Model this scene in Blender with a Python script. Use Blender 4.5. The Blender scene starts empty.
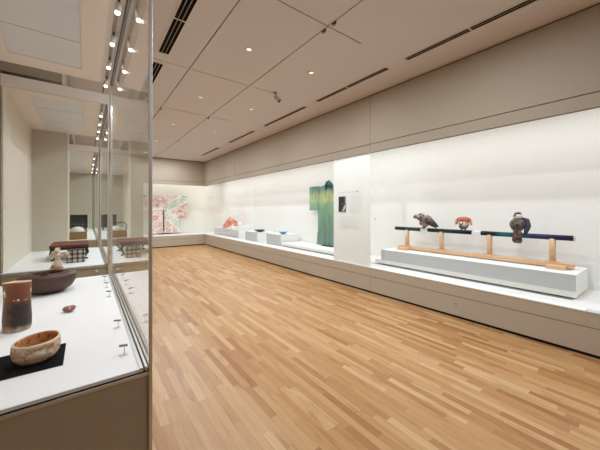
import bpy, bmesh, math, random
from mathutils import Vector, Matrix, Euler, noise
random.seed(7)
S = bpy.context.scene
COL = S.collection

# ------------------------------------------------------------------ camera, world, exposure, large lights
YAW = math.radians(36.9)
cd = bpy.data.cameras.new('camera'); cam = bpy.data.objects.new('camera', cd); COL.objects.link(cam)
cam.location = (0, 0, 1.5); cam.rotation_euler = (math.pi/2, 0, -YAW)
cd.sensor_width = 36; cd.lens = 36*285/600; cd.shift_y = -15/600; cd.clip_start = .02
S.camera = cam
w = bpy.data.worlds.new('world'); S.world = w; w.use_nodes = True
w.node_tree.nodes['Background'].inputs[0].default_value = (1, .95, .9, 1)
w.node_tree.nodes['Background'].inputs[1].default_value = .0
S.view_settings.view_transform = 'Standard'; S.view_settings.look = 'None'
S.view_settings.exposure = -0.22; S.view_settings.gamma = 1; S.view_settings.use_curve_mapping = False
S.cycles.transparent_max_bounces = 40; S.cycles.max_bounces = 14; S.cycles.diffuse_bounces = 7
S.cycles.glossy_bounces = 8; S.cycles.sample_clamp_indirect = 6

def area(name, loc, sx, sy, energy, color=(1, 1, 1), rot=(0, 0, 0), spread=math.pi):
    l = bpy.data.lights.new(name, 'AREA'); l.shape = 'RECTANGLE'; l.size = sx; l.size_y = sy
    l.energy = energy; l.color = color; l.spread = spread
    o = bpy.data.objects.new(name, l); COL.objects.link(o); o.location = loc; o.rotation_euler = rot
    return o
WHITE = (.93, .975, 1)
# tubes in the lighting trough of the two built-in wall cases (above the glass, behind the bulkhead)
area('case_tube_light', (4.60, 5.2, 2.97), .3, 15.6, 150, WHITE)
area('case_tube_light', (2.7, 12.9, 2.97), 3.0, .45, 20, (.98, .98, .97))
DOWN_E, SPOT_E = 30, 5.0

# room numbers (metres)
W, FY, H = 4.11, 12.4, 3.58
BX, BY = 5.32, 13.4           # back planes of the built-in cases
NY = -3.2                     # wall behind the camera
LX = -.70                     # wall behind the glass cases

# ------------------------------------------------------------------ materials
MATS = {}
class N:
    def __init__(s, name):
        s.m = bpy.data.materials.new(name); s.m.use_nodes = True; s.t = s.m.node_tree
        s.b = s.t.nodes['Principled BSDF']; s.out = s.t.nodes['Material Output']
    def n(s, typ, ins=None, **kw):
        nd = s.t.nodes.new(typ)
        for k, v in kw.items(): setattr(nd, k, v)
        for k, v in (ins or {}).items(): s.set(nd, k, v)
        return nd
    def set(s, nd, k, v):
        i = nd.inputs[k]
        if isinstance(v, bpy.types.NodeSocket): s.t.links.new(v, i)
        elif isinstance(v, bpy.types.Node): s.t.links.new(v.outputs[0], i)
        else:
            if hasattr(i.default_value, '__len__') and not isinstance(v, str) and len(i.default_value) == 4 and len(v) == 3: v = (*v, 1)
            i.default_value = v
    def math(s, op, a, b=0., c=0.):
        return s.n('ShaderNodeMath', {0: a, 1: b, 2: c}, operation=op).outputs[0]
    def mix(s, f, a, b, blend='MIX'):
        nd = s.n('ShaderNodeMix', data_type='RGBA', blend_type=blend)
        s.set(nd, 0, f); s.set(nd, 6, a); s.set(nd, 7, b); return nd.outputs[2]
    def ramp(s, f, stops, interp='LINEAR'):
        nd = s.n('ShaderNodeValToRGB', {0: f}); r = nd.color_ramp; r.interpolation = interp
        while len(r.elements) < len(stops): r.elements.new(.5)
        for e, (p, c) in zip(r.elements, stops): e.position = p; e.color = (*c, 1)
        return nd.outputs[0]
    def co(s, which='Object'): return s.n('ShaderNodeTexCoord').outputs[which]
    def noise(s, scale, vec=None, detail=4, rough=.5, dist=0):
        return s.n('ShaderNodeTexNoise', {'Vector': vec if vec is not None else s.co(), 'Scale': scale, 'Detail': detail, 'Roughness': rough, 'Distortion': dist}).outputs[0]
    def map(s, vec, scale=(1, 1, 1), loc=(0, 0, 0), rot=(0, 0, 0)):
        return s.n('ShaderNodeMapping', {'Vector': vec, 'Scale': scale, 'Location': loc, 'Rotation': rot}).outputs[0]
    def sep(s, vec): return s.n('ShaderNodeSeparateXYZ', {0: vec}).outputs
    def bump(s, h, strength=.3, dist=.01):
        s.set(s.b, 'Normal', s.n('ShaderNodeBump', {'Height': h, 'Strength': strength, 'Distance': dist}).outputs[0])
def sr(r, g, b):     # sRGB bytes -> linear
    f = lambda c: c/255/12.92 if c/255 <= .04045 else ((c/255+.055)/1.055)**2.4
    return (f(r), f(g), f(b))
def simple(name, col, rough=.6, metal=0, var=.05, vs=6, bump=0, bs=60, spec=.5, emit=0, coat=0):
    q = N(name); a = q.noise(vs)
    c = q.mix(a, tuple(x*(1-var) for x in col), tuple(min(1, x*(1+var)) for x in col))
    q.set(q.b, 'Base Color', c); q.b.inputs['Roughness'].default_value = rough
    q.b.inputs['Metallic'].default_value = metal; q.b.inputs['Specular IOR Level'].default_value = spec
    q.b.inputs['Coat Weight'].default_value = coat
    if bump: q.bump(q.noise(bs), bump, .004)
    if emit:
        q.set(q.b, 'Emission Color', (*col, 1)); q.b.inputs['Emission Strength'].default_value = emit
    MATS[name] = q.m; return q.m
simple('ceiling_paint', sr(212, 208, 208), .9, var=.01)
simple('bulkhead_paint', sr(163, 149, 130), .75, var=.015, bump=.05, bs=300)
simple('base_laminate', sr(184, 172, 154), .5, var=.02)
simple('case_base', sr(168, 154, 130), .55, var=.02)
simple('void_black', (.012, .010, .009), .9)
simple('gap_brown', sr(70, 58, 48), .9)
simple('case_white', sr(236, 234, 230), .75, var=.01)
simple('deck_white', sr(226, 224, 224), .55, var=.015)
simple('plinth_white', sr(232, 232, 230), .7, var=.01)
simple('plinth_grey', sr(194, 195, 194), .7, var=.015)
simple('plinth_cream', sr(238, 235, 226), .7, var=.01)
simple('case_back', sr(216, 205, 190), .85, var=.02)
simple('far_back', sr(226, 222, 212), .85, var=.01)
simple('case_end', sr(194, 185, 168), .85, var=.02)
simple('case_ceiling', sr(232, 222, 214), .7, var=.01)
simple('diffuser', sr(206, 204, 208), .4, var=.02, emit=.08)
simple('steel', (.70, .69, .67), .42, metal=1, var=.05)
simple('dark_steel', (.12, .115, .11), .35, metal=.8)
simple('black_plastic', (.015, .015, .016), .4)
simple('label_white', sr(225, 225, 222), .6)
simple('faint_grey', sr(214, 215, 212), .8)
simple('lamp_glow', (1, .97, .92), .5, emit=6)
simple('downlight_glow', (1, .97, .93), .5, emit=1.1)
simple('white_trim', sr(225, 218, 208), .5)
simple('black_mat', (.006, .006, .007), .95, var=.2, spec=.1)
simple('vent_black', (.004, .004, .004), .9, spec=.1)
simple('camera_grey', sr(150, 138, 124), .5)
simple('red_lacquer', sr(98, 48, 36), .55, var=.15, vs=15, spec=.25)
simple('black_lacquer', (.012, .010, .010), .2, coat=.6)
simple('white_glaze', sr(238, 236, 232), .3, coat=.5)
simple('dark_glaze', sr(45, 40, 44), .3, var=.3, vs=20)
simple('skin_bronze', sr(120, 84, 58), .5)

def glass():
    q = N('case_glass')
    geo = q.n('ShaderNodeNewGeometry')
    d = q.n('ShaderNodeVectorMath', {0: geo.outputs['Incoming'], 1: geo.outputs['Normal']}, operation='DOT_PRODUCT').outputs['Value']
    c = q.math('SUBTRACT', 1., q.math('ABSOLUTE', d))
    f = q.math('MULTIPLY_ADD', q.math('POWER', c, 5.), .97, .004)
    tr = q.n('ShaderNodeBsdfTransparent', {0: (.985, .992, .988)})
    gl = q.n('ShaderNodeBsdfGlossy', {'Color': (1, 1, 1), 'Roughness': 0.})
    mx = q.n('ShaderNodeMixShader', {0: f, 1: tr, 2: gl})
    q.t.links.new(mx.outputs[0], q.out.inputs[0]); MATS['glass'] = q.m
glass()
def film():
    q = N('white_film')
    a = q.n('ShaderNodeBsdfDiffuse', {0: (.93, .93, .91)}); b = q.n('ShaderNodeBsdfTranslucent', {0: (.95, .95, .93)})
    mx = q.n('ShaderNodeMixShader', {0: .5, 1: a, 2: b}); q.t.links.new(mx.outputs[0], q.out.inputs[0]); MATS['film'] = q.m
film()
def floor_mat():
    q = N('oak_strip_floor'); P = q.co('Object'); x, y, z = q.sep(P)[:3]
    r = q.math('DIVIDE', x, .059); row = q.math('FLOOR', r)
    wn = q.n('ShaderNodeTexWhiteNoise', {'W': row}, noise_dimensions='1D').outputs[0]
    ln = q.math('MULTIPLY_ADD', wn, .45, .42)
    yy = q.math('ADD', q.math('DIVIDE', y, ln), q.math('MULTIPLY', wn, 37.7)); pl = q.math('FLOOR', yy)
    cv = q.n('ShaderNodeCombineXYZ', {0: row, 1: pl})
    w2 = q.n('ShaderNodeTexWhiteNoise', {'Vector': cv.outputs[0]}, noise_dimensions='2D').outputs[0]
    base = q.ramp(w2, [(0, sr(176, 126, 80)), (.12, sr(192, 144, 96)), (.4, sr(203, 157, 108)), (.75, sr(211, 168, 120)), (1, sr(224, 188, 144))])
    off = q.n('ShaderNodeCombineXYZ', {0: q.math('MULTIPLY', w2, 31.), 1: q.math('MULTIPLY', w2, 17.)})
    gv = q.n('ShaderNodeVectorMath', {0: P, 1: off.outputs[0]}, operation='ADD').outputs[0]
    g1 = q.noise(1., q.map(gv, (70, 3.0, 1)), 5, .6, .6); g2 = q.noise(1., q.map(gv, (14, 1.6, 1)), 3, .5, 1.2)
    c = q.mix(q.math('MULTIPLY', q.math('SUBTRACT', g1, .38), 1.2), base, sr(160, 112, 70))
    c = q.mix(.60, base, c)
    c = q.mix(q.ramp(g2, [(.54, (0, 0, 0)), (.70, (.5, .5, .5))]), c, sr(160, 106, 62))
    fx = q.math('FRACT', r); fy = q.math('FRACT', yy)
    e = q.math('MINIMUM', q.math('MINIMUM', fx, q.math('SUBTRACT', 1., fx)), q.math('MULTIPLY', q.math('MINIMUM', fy, q.math('SUBTRACT', 1., fy)), 10.))
    line = q.ramp(e, [(0, (.72, .70, .66)), (.03, (1, 1, 1))])
    c = q.mix(1., c, line, 'MULTIPLY')
    c = q.mix(1., c, (.75, .715, .64), 'MULTIPLY')
    q.set(q.b, 'Base Color', c); q.set(q.b, 'Roughness', q.math('MULTIPLY_ADD', g1, .12, .28))
    q.b.inputs['Specular IOR Level'].default_value = .3
    q.bump(q.math('MULTIPLY_ADD', g1, .1, line), .12, .002); MATS['floor'] = q.m
floor_mat()
def wood():
    q = N('pale_cedar'); P = q.co()
    g = q.noise(1., q.map(P, (45, 3, 45)), 4, .6, .5)
    q.set(q.b, 'Base Color', q.ramp(g, [(.3, sr(208, 162, 122)), (.7, sr(228, 190, 152))])); q.b.inputs['Roughness'].default_value = .55
    MATS['wood'] = q.m
wood()
def vase_mat():
    q = N('brown_vase_glaze'); P = q.co(); x, y, z = q.sep(P)[:3]
    n1 = q.noise(18, P, 6, .65, .5); n2 = q.noise(42, P, 5, .7)
    zz = q.math('ADD', z, q.math('MULTIPLY_ADD', n1, .05, -.025))
    c = q.ramp(q.math('DIVIDE', zz, .27), [(0, sr(196, 186, 166)), (.07, sr(150, 128, 100)), (.13, sr(40, 28, 26)), (.5, sr(52, 34, 28)), (.6, sr(104, 56, 32)), (.72, sr(118, 66, 38)), (.9, sr(124, 72, 42)), (1, sr(150, 100, 62))])
    side = q.math('ADD', q.math('MULTIPLY', x, -8.), q.math('MULTIPLY', n2, .5))
    c = q.mix(q.ramp(side, [(.55, (0, 0, 0)), (.85, (.8, .8, .8))]), c, sr(140, 88, 46))
    spots = q.ramp(q.noise(26, q.map(P, loc=(3, 1, 0)), 2, .4), [(.66, (0, 0, 0)), (.69, (1, 1, 1))])
    band = q.ramp(q.math('DIVIDE', z, .27), [(.6, (0, 0, 0)), (.64, (1, 1, 1)), (.8, (1, 1, 1)), (.84, (0, 0, 0))])
    c = q.mix(q.mix(1., spots, band, 'MULTIPLY'), c, sr(235, 228, 215))
    q.set(q.b, 'Base Color', c); q.b.inputs['Roughness'].default_value = .45; q.bump(n1, .4, .006); MATS['vase'] = q.m
vase_mat()
def bowl_mat(name, lo, mid, hi, rust, scale=16):
    q = N(name); P = q.co(); z = q.sep(P)[2]
    n1 = q.noise(scale, q.map(P, (1, 1, 2.5)), 6, .65, .8); n2 = q.noise(scale*3, P, 4, .6)
    c = q.ramp(n1, [(.3, lo), (.48, mid), (.7, hi)])
    c = q.mix(q.ramp(n2, [(.5, (0, 0, 0)), (.62, (.85, .85, .85))]), c, rust)
    q.set(q.b, 'Base Color', c); q.b.inputs['Roughness'].default_value = .5; q.bump(n1, .5, .006); MATS[name] = q.m
bowl_mat('tea_bowl_glaze', sr(140, 92, 58), sr(188, 154, 120), sr(226, 212, 192), sr(134, 78, 46))
bowl_mat('bowl_inner', sr(150, 88, 46), sr(186, 124, 74), sr(204, 156, 106), sr(140, 74, 38), 24)
simple('rim_cream', sr(214, 192, 160), .5, var=.12, vs=20)
bowl_mat('vase_inner', sr(60, 40, 30), sr(90, 60, 40), sr(150, 104, 66), sr(70, 46, 34), 20)
bowl_mat('pink_stone', sr(84, 44, 38), sr(150, 96, 82), sr(206, 178, 166), sr(130, 76, 62), 60)
bowl_mat('figure_ceramic', sr(170, 140, 108), sr(220, 206, 184), sr(238, 230, 216), sr(150, 112, 82), 40)
bowl_mat('brown_clay', sr(66, 38, 29), sr(74, 43, 33), sr(84, 51, 40), sr(58, 34, 27), 20)
def orange_mat():
    q = N('orange_ceramic'); P = q.co()
    v = q.n('ShaderNodeTexVoronoi', {'Vector': P, 'Scale': 16.}).outputs['Distance']
    n = q.noise(9, P, 4, .6)
    c = q.ramp(n, [(.35, sr(150, 70, 46)), (.47, sr(196, 106, 74)), (.58, sr(216, 158, 130)), (.68, sr(234, 216, 200))])
    q.set(q.b, 'Base Color', c); q.bump(v, .5, .01); MATS['orange'] = q.m
orange_mat()
def green_kimono():
    q = N('green_silk'); P = q.co(); x, y, z = q.sep(P)[:3]
    n = q.noise(5, q.map(P, (1, 2.5, .6)), 5, .6, .4); n2 = q.noise(40, q.map(P, (1, 3, 1)), 3)
    n3 = q.noise(1.4, q.map(P, (1, 1.6, .5)), 3, .5, .3)
    zz = q.math('ADD', q.math('DIVIDE', z, 1.7), q.math('MULTIPLY_ADD', n, .05, -.025))
    c = q.ramp(zz, [(0, sr(92, 132, 126)), (.18, sr(82, 122, 112)), (.36, sr(94, 132, 108)), (.5, sr(104, 146, 112)), (.62, sr(112, 152, 116)), (.69, sr(160, 178, 120)), (.78, sr(196, 196, 130)), (.83, sr(150, 170, 130)), (.88, sr(72, 124, 126)), (.94, sr(58, 110, 122)), (1, sr(62, 112, 124))])
    c = q.mix(q.ramp(n, [(.45, (0, 0, 0)), (.6, (.55, .55, .55))]), c, sr(66, 98, 82), 'MIX')
    c = q.mix(q.ramp(n3, [(.5, (0, 0, 0)), (.75, (.5, .5, .5))]), c, sr(120, 172, 152), 'MIX')
    c = q.mix(q.math('MULTIPLY', n2, .22), c, sr(210, 222, 190))
    q.set(q.b, 'Base Color', c); q.b.inputs['Roughness'].default_value = .6; MATS['green_silk'] = q.m
green_kimono()
simple('teal_collar', sr(50, 92, 96), .7, var=.2)
def pink_kimono():
    q = N('pink_silk'); P = q.co(); x, y, z = q.sep(P)[:3]     # x from 0 at the left sleeve, z from 0 at the hem
    fl = q.noise(7, P, 4, .6, .8)
    v = q.n('ShaderNodeTexVoronoi', {'Vector': q.n('ShaderNodeVectorMath', {0: P, 1: q.n('ShaderNodeTexNoise', {'Vector': P, 'Scale': 11.}).outputs[1]}, operation='ADD').outputs[0], 'Scale': 8.}).outputs['Distance']
    wv = q.n('ShaderNodeTexVoronoi', {'Vector': P, 'Scale': 6.}, feature='DISTANCE_TO_EDGE').outputs['Distance']
    pink = q.ramp(v, [(.1, sr(158, 84, 82)), (.3, sr(196, 130, 122)), (.45, sr(212, 164, 154)), (.62, sr(234, 216, 206))])
    teal = q.ramp(v, [(.08, sr(84, 112, 106)), (.25, sr(148, 176, 168)), (.42, sr(206, 218, 208))])
    wz = q.math('MULTIPLY_ADD', q.noise(9, P, 3, .6), .22, -.11)
    dz = q.math('SUBTRACT', q.math('ADD', z, wz), .98); dx = q.math('SUBTRACT', x, .98)
    up = q.math('MULTIPLY', q.math('GREATER_THAN', dz, 0.), 1.)
    sl = q.math('MULTIPLY_ADD', up, -.52, 1.05)                # slope .53 above, 1.05 below
    d = q.math('SUBTRACT', q.math('ABSOLUTE', dz), q.math('MULTIPLY', dx, sl))
    a = q.math('MULTIPLY', q.math('GREATER_THAN', d, -.06), q.math('LESS_THAN', d, .30))
    a = q.math('MULTIPLY', a, q.math('GREATER_THAN', x, .90))
    edge = q.math('MULTIPLY', q.math('LESS_THAN', q.math('ABSOLUTE', q.math('SUBTRACT', d, -.09)), .035), q.math('GREATER_THAN', x, 1.0))
    edge2 = q.math('MULTIPLY', q.math('LESS_THAN', q.math('ABSOLUTE', q.math('SUBTRACT', d, .31)), .035), q.math('GREATER_THAN', x, 1.0))
    c = q.mix(a, pink, teal)
    c = q.mix(q.math('MAXIMUM', edge, edge2), c, sr(238, 232, 222))
    c = q.mix(q.ramp(fl, [(.53, (0, 0, 0)), (.58, (.8, .8, .8))]), c, sr(240, 228, 220))
    st = q.math('MULTIPLY', q.math('LESS_THAN', q.math('ABSOLUTE', q.math('SUBTRACT', z, 1.06)), .05), q.math('LESS_THAN', x, .93))
    c = q.mix(st, c, sr(238, 232, 224))
    q.set(q.b, 'Base Color', c); q.b.inputs['Roughness'].default_value = .7; MATS['pink_silk'] = q.m
pink_kimono()
def perch_mat():
    q = N('perch_lacquer'); P = q.co(); y = q.sep(P)[1]; n = q.noise(18, P, 3)
    yy = q.math('DIVIDE', q.math('ADD', y, q.math('MULTIPLY_ADD', n, .04, -.02)), 2.66)
    c = q.ramp(yy, [(0, sr(26, 20, 48)), (.10, sr(44, 40, 84)), (.16, sr(36, 34, 100)), (.20, sr(14, 96, 108)), (.30, sr(8, 100, 100)), (.33, sr(12, 24, 34)), (.5, sr(10, 22, 32)), (.6, sr(10, 44, 58)), (.68, sr(12, 20, 28)), (.86, sr(10, 50, 60)), (1, sr(10, 16, 24))])
    q.set(q.b, 'Base Color', c); q.b.inputs['Roughness'].default_value = .45; q.b.inputs['Specular IOR Level'].default_value = .25; MATS['perch'] = q.m
perch_mat()
def feather(name, stops, scale=60, mixc=None, axis='z'):
    q = N(name); P = q.co(); s_ = q.sep(P); a = s_[{'x': 0, 'y': 1, 'z': 2}[axis]]
    n = q.noise(scale, q.map(P, (1, 1, 1.6)), 3, .6); f = q.math('ADD', a, q.math('MULTIPLY_ADD', q.noise(22, P, 2), .10, -.05)); scale = scale*.62
    c = q.ramp(f, stops)
    v = q.n('ShaderNodeTexVoronoi', {'Vector': P, 'Scale': scale}).outputs['Distance']
    if mixc: c = q.mix(q.ramp(v, [(.25, (1, 1, 1)), (.55, (0, 0, 0))]), c, mixc)
    q.set(q.b, 'Base Color', c); q.b.inputs['Roughness'].default_value = .55; q.bump(v, .3, .005); MATS[name] = q.m
feather('hawk_feather', [(0, sr(176, 140, 120)), (.10, sr(140, 112, 98)), (.17, sr(84, 68, 66)), (.23, sr(170, 156, 148)), (.30, sr(90, 78, 74))], 34, sr(44, 34, 34))
feather('hawk_wing', [(0, sr(40, 32, 34)), (.12, sr(70, 58, 56)), (.2, sr(150, 134, 124)), (.25, sr(214, 200, 186)), (.3, sr(230, 216, 200))], 30, sr(46, 38, 38))
feather('owl_orange', [(0, sr(232, 210, 196)), (.10, sr(226, 188, 166)), (.15, sr(200, 116, 74)), (.3, sr(180, 96, 58))], 40, sr(160, 84, 54))
feather('owl_face', [(0, sr(60, 44, 42)), (.05, sr(120, 92, 84)), (.10, sr(220, 204, 196)), (.13, sr(236, 226, 220))], 40, sr(58, 42, 42))
feather('eagle_breast', [(0, sr(100, 78, 66)), (.10, sr(74, 58, 52)), (.15, sr(120, 104, 90)), (.2, sr(84, 68, 62)), (.3, sr(70, 56, 52))], 34, sr(40, 30, 30))
simple('eagle_head', sr(206, 198, 190), .5, var=.15, vs=30)
simple('eagle_dark', sr(34, 26, 30), .4, var=.3, vs=30)
simple('eagle_wing', sr(40, 42, 66), .4, var=.4, vs=30)
simple('claw', sr(60, 46, 40), .5)
def checker():
    q = N('roundel_box'); P = q.co(); x, y, z = q.sep(P)[:3]
    fx = q.math('SUBTRACT', q.math('FRACT', q.math('DIVIDE', q.math('ADD', x, y), .053)), .5); fz = q.math('SUBTRACT', q.math('FRACT', q.math('DIVIDE', z, .053)), .5)
    r = q.math('SQRT', q.math('ADD', q.math('MULTIPLY', fx, fx), q.math('MULTIPLY', fz, fz)))
    cell = q.n('ShaderNodeTexWhiteNoise', {'Vector': q.n('ShaderNodeCombineXYZ', {0: q.math('FLOOR', q.math('DIVIDE', q.math('ADD', x, y), .053)), 1: q.math('FLOOR', q.math('DIVIDE', z, .053))}).outputs[0]}).outputs[0]
    dot = q.ramp(cell, [(0, sr(150, 150, 172)), (.4, sr(190, 188, 186)), (.7, sr(176, 140, 96)), (1, sr(206, 200, 190))])
    c = q.mix(q.math('LESS_THAN', r, .40), sr(52, 40, 44), dot)
    q.set(q.b, 'Base Color', c); q.b.inputs['Roughness'].default_value = .4; MATS['roundel'] = q.m
checker()
def weave():
    q = N('bamboo_weave'); P = q.co()
    n = q.n('ShaderNodeTexWave', {'Vector': P, 'Scale': 30., 'Distortion': 2.}).outputs[1]; n2 = q.noise(14)
    q.set(q.b, 'Base Color', q.mix(n2, q.ramp(n, [(0, sr(96, 62, 30)), (1, sr(190, 144, 88))]), sr(180, 140, 90))); q.bump(n, .6, .01); MATS['weave'] = q.m
weave()
def photo():
    q = N('grey_photo'); P = q.co(); y, z = q.sep(P)[1], q.sep(P)[2]; n = q.noise(9, P, 3, .5, 1.)
    f = q.math('ADD', n, q.math('MULTIPLY', y, 1.3))        # figure stands at the left of the print
    c = q.ramp(f, [(.50, sr(205, 207, 204)), (.62, sr(120, 122, 122)), (.72, sr(40, 42, 44))])
    q.set(q.b, 'Base Color', c); MATS['photo'] = q.m
photo()

# ------------------------------------------------------------------ mesh helpers
class MB:
    def __init__(s): s.bm = bmesh.new(); s.mats = []
    def mi(s, m):
        if m not in s.mats: s.mats.append(m)
        return s.mats.index(m)
    def fin(s, before, m, smooth=False):
        k = s.mi(m)
        for f in s.bm.faces:
            if f not in before: f.material_index = k; f.smooth = smooth
    def box(s, x0, x1, y0, y1, z0, z1, m, bev=0):
        b = set(s.bm.faces)
        r = bmesh.ops.create_cube(s.bm, size=1, matrix=Matrix.Translation(((x0+x1)/2, (y0+y1)/2, (z0+z1)/2)) @ Matrix.Diagonal((abs(x1-x0), abs(y1-y0), abs(z1-z0), 1)))
        if bev:
            es = {e for v in r['verts'] for e in v.link_edges}
            bmesh.ops.bevel(s.bm, geom=list(es), offset=bev, segments=2, affect='EDGES', profile=.5)
        s.fin(b, m); return s
    def mbox(s, mat4, sx, sy, sz, m, bev=0):
        b = set(s.bm.faces)
        r = bmesh.ops.create_cube(s.bm, size=1, matrix=mat4 @ Matrix.Diagonal((sx, sy, sz, 1)))
        if bev:
            es = {e for v in r['verts'] for e in v.link_edges}
            bmesh.ops.bevel(s.bm, geom=list(es), offset=bev, segments=2, affect='EDGES', profile=.5)
        s.fin(b, m); return s
    def tube(s, pts, rad, m, seg=12, cap=True, ell=(1, 1)):
        b = set(s.bm.faces); pts = [Vector(p) for p in pts]; n = len(pts)
        rad = rad if isinstance(rad, (list, tuple)) else [rad]*n
        rings = []; up = None
        for i, p in enumerate(pts):
            t = (pts[min(i+1, n-1)]-pts[max(i-1, 0)]).normalized()
            if up is None: up = Vector((0, 0, 1)) if abs(t.z) < .9 else Vector((0, 1, 0))
            a = t.cross(up).normalized(); c = a.cross(t).normalized(); up = c
            rings.append([s.bm.verts.new(p+rad[i]*(math.cos(2*math.pi*k/seg)*a*ell[0]+math.sin(2*math.pi*k/seg)*c*ell[1])) for k in range(seg)])
        for i in range(n-1):
            for k in range(seg): s.bm.faces.new((rings[i][k], rings[i][(k+1) % seg], rings[i+1][(k+1) % seg], rings[i+1][k]))
        if cap: s.bm.faces.new(rings[0][::-1]); s.bm.faces.new(rings[-1])
        s.fin(b, m, True); return s
    def lathe(s, prof, m, c=(0, 0, 0), seg=40, sx=1, sy=1, rot=0, tilt=None, wob=0, split=None):
        """prof: (r, z) from outer bottom up and over the rim down inside; m or per-segment function"""
        b = set(s.bm.faces); rings = []; c = Vector(c); R = Matrix.Rotation(rot, 3, 'Z')
        for (r, z) in prof:
            if r <= 1e-6: rings.append([s.bm.verts.new(c+Vector((0, 0, z)))]); continue
            ring = []
            for k in range(seg):
                a = 2*math.pi*k/seg
                v = Vector((r*sx*math.cos(a), r*sy*math.sin(a), z))
                if wob:
                    nn = noise.noise(v*9+Vector((c.x*3, 1, 5))); v *= 1+wob*nn
                if tilt: v.z += tilt[0]*v.x+tilt[1]*v.y if z > .3*prof[0][1] else 0
                ring.append(s.bm.verts.new(c+R @ v))
            rings.append(ring)
        for i in range(len(rings)-1):
            A, B = rings[i], rings[i+1]; mm = m
            for k0 in range(0, len(split or ()), 2):
                if i >= split[k0]: mm = split[k0+1]
            for k in range(seg):
                q = [A[k % len(A)], A[(k+1) % len(A)], B[(k+1) % len(B)], B[k % len(B)]]
                q = list(dict.fromkeys(q))
                if len(q) > 2: f = s.bm.faces.new(q); f.material_index = s.mi(mm); f.smooth = True
        bmesh.ops.recalc_face_normals(s.bm, faces=[f for f in s.bm.faces if f not in b]); return s
    def ell(s, c, r, m, rot=(0, 0, 0), seg=20):
        b = set(s.bm.faces)
        bmesh.ops.create_uvsphere(s.bm, u_segments=seg, v_segments=max(8, seg//2+2), radius=1, matrix=Matrix.Translation(c) @ Euler(rot).to_matrix().to_4x4() @ Matrix.Diagonal((*r, 1)))
        s.fin(b, m, True); return s
    def build(s, name, parent=None, origin=None, **props):
        me = bpy.data.meshes.new(name)
        if origin is not None: bmesh.ops.translate(s.bm, verts=s.bm.verts, vec=-Vector(origin))
        s.bm.to_mesh(me); s.bm.free()
        for m in s.mats: me.materials.append(MATS[m])
        o = bpy.data.objects.new(name, me); COL.objects.link(o)
        if origin is not None: o.location = origin
        if parent is not None: o.parent = parent
        for k, v in props.items(): o[k] = v
        return o
def thing(name, label, cat, loc=(0, 0, 0), rz=0, group=None):
    o = bpy.data.objects.new(name, None); COL.objects.link(o); o.empty_display_size = .1
    o.location = loc; o.rotation_euler = (0, 0, rz); o['label'] = label; o['category'] = cat
    if group: o['group'] = group
    return o
def tag(o, label, cat, group=None):
    o['label'] = label; o['category'] = cat
    if group: o['group'] = group
    return o
def struct(o): o['kind'] = 'structure'; return o
def copy_tree(src, loc, label, rz=None):
    def rec(o, p):
        c = o.copy(); COL.objects.link(c); c.parent = p
        for ch in [k for k in bpy.data.objects if k.parent == o]: rec(ch, c)
        return c
    r = rec(src, None); r.location = loc; r['label'] = label
    if rz is not None: r.rotation_euler = (0, 0, rz)
    return r
def blob(name, ells, tubes, m, parent, vox=.006, smooth=6):
    """one continuous surface from overlapping ellipsoids and tapered tubes"""
    b = MB()
    for e in ells: b.ell(*e[:2], m, *(e[2:]), seg=24)
    for t in tubes: b.tube(*t, m, seg=12)
    o = b.build(name, parent)
    r = o.modifiers.new('remesh', 'REMESH'); r.mode = 'VOXEL'; r.voxel_size = vox; r.use_smooth_shade = True
    sm = o.modifiers.new('smooth', 'SMOOTH'); sm.factor = .6; sm.iterations = smooth
    return o

# ------------------------------------------------------------------ setting
b = MB(); b.box(-3.3, BX+.1, NY-.1, BY+.1, -.1, 0, 'floor'); struct(b.build('floor'))
# ceiling of plasterboard panels with narrow open joints
b = MB(); g = .008
xs = [-3.2, -1.71, -.735, .24, 1.217, 2.19, 2.75]; ys = [NY, -1.5, .45, 2.39, 4.33, 6.28, 8.85, 10.9, BY]
for i in range(len(xs)-1):
    for j in range(len(ys)-1):
        x0 = xs[i]+g; x1 = xs[i+1]-(g if i < len(xs)-2 else 0)
        if i == 5 and j == 7: pass
        b.box(x0, x1, ys[j]+g, ys[j+1]-g, H, H+.03, 'ceiling_paint')
b.box(2.75, W+.02, NY, BY, H, H+.03, 'ceiling_paint')
b.box(-3.3, BX+.1, NY-.1, BY+.1, H+.03, H+.1, 'gap_brown'); struct(b.build('ceiling'))
# right bulkhead
b = MB(); gz = .004
yy = [NY, -2.4, .42, 3.364, 6.31, 9.25, FY]
for j in range(len(yy)-1):
    a, c = yy[j]+.003, yy[j+1]-.003
    b.box(W, W+.02, a, c, 2.695, H-.02, 'bulkhead_paint'); b.box(W, W+.02, a, c, 2.54, 2.685, 'bulkhead_paint')
b.box(W+.02, W+.06, NY, FY+.06, 2.54, H, 'gap_brown')
b.box(BX, BX+.1, NY-.1, BY+.1, 0, H, 'case_white')
b.box(W+.06, BX, NY, BY, 3.02, 3.06, 'case_white'); struct(b.build('wall_right'))
b = MB()
b.box(1.76, W+.02, FY, FY+.02, 2.695, H-.02, 'bulkhead_paint'); b.box(1.76, W+.02, FY, FY+.02, 2.54, 2.685, 'bulkhead_paint')
b.box(.2, 1.755, FY, FY+.02, .0, H-.02, 'bulkhead_paint'); b.box(-.72, .2, FY, FY+.02, 0, H, 'bulkhead_paint')
b.box(1.0, W+.06, FY+.02, FY+.06, 2.54, H, 'gap_brown'); b.box(-.8, 1.7, FY+.02, FY+.06, 0, H, 'gap_brown')
b.box(-.8, BX+.1, BY, BY+.1, 0, H, 'far_back'); b.box(1.66, 1.74, FY+.06, BY, 0, H, 'case_white')
b.box(1.74, W+.06, FY+.06, BY, 3.02, 3.06, 'case_white'); struct(b.build('wall_far'))
b = MB(); b.box(LX-.1, LX, 1.40, FY, 0, H, 'bulkhead_paint'); b.box(-3.2, LX, 1.34, 1.40, 0, H, 'bulkhead_paint')
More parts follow.
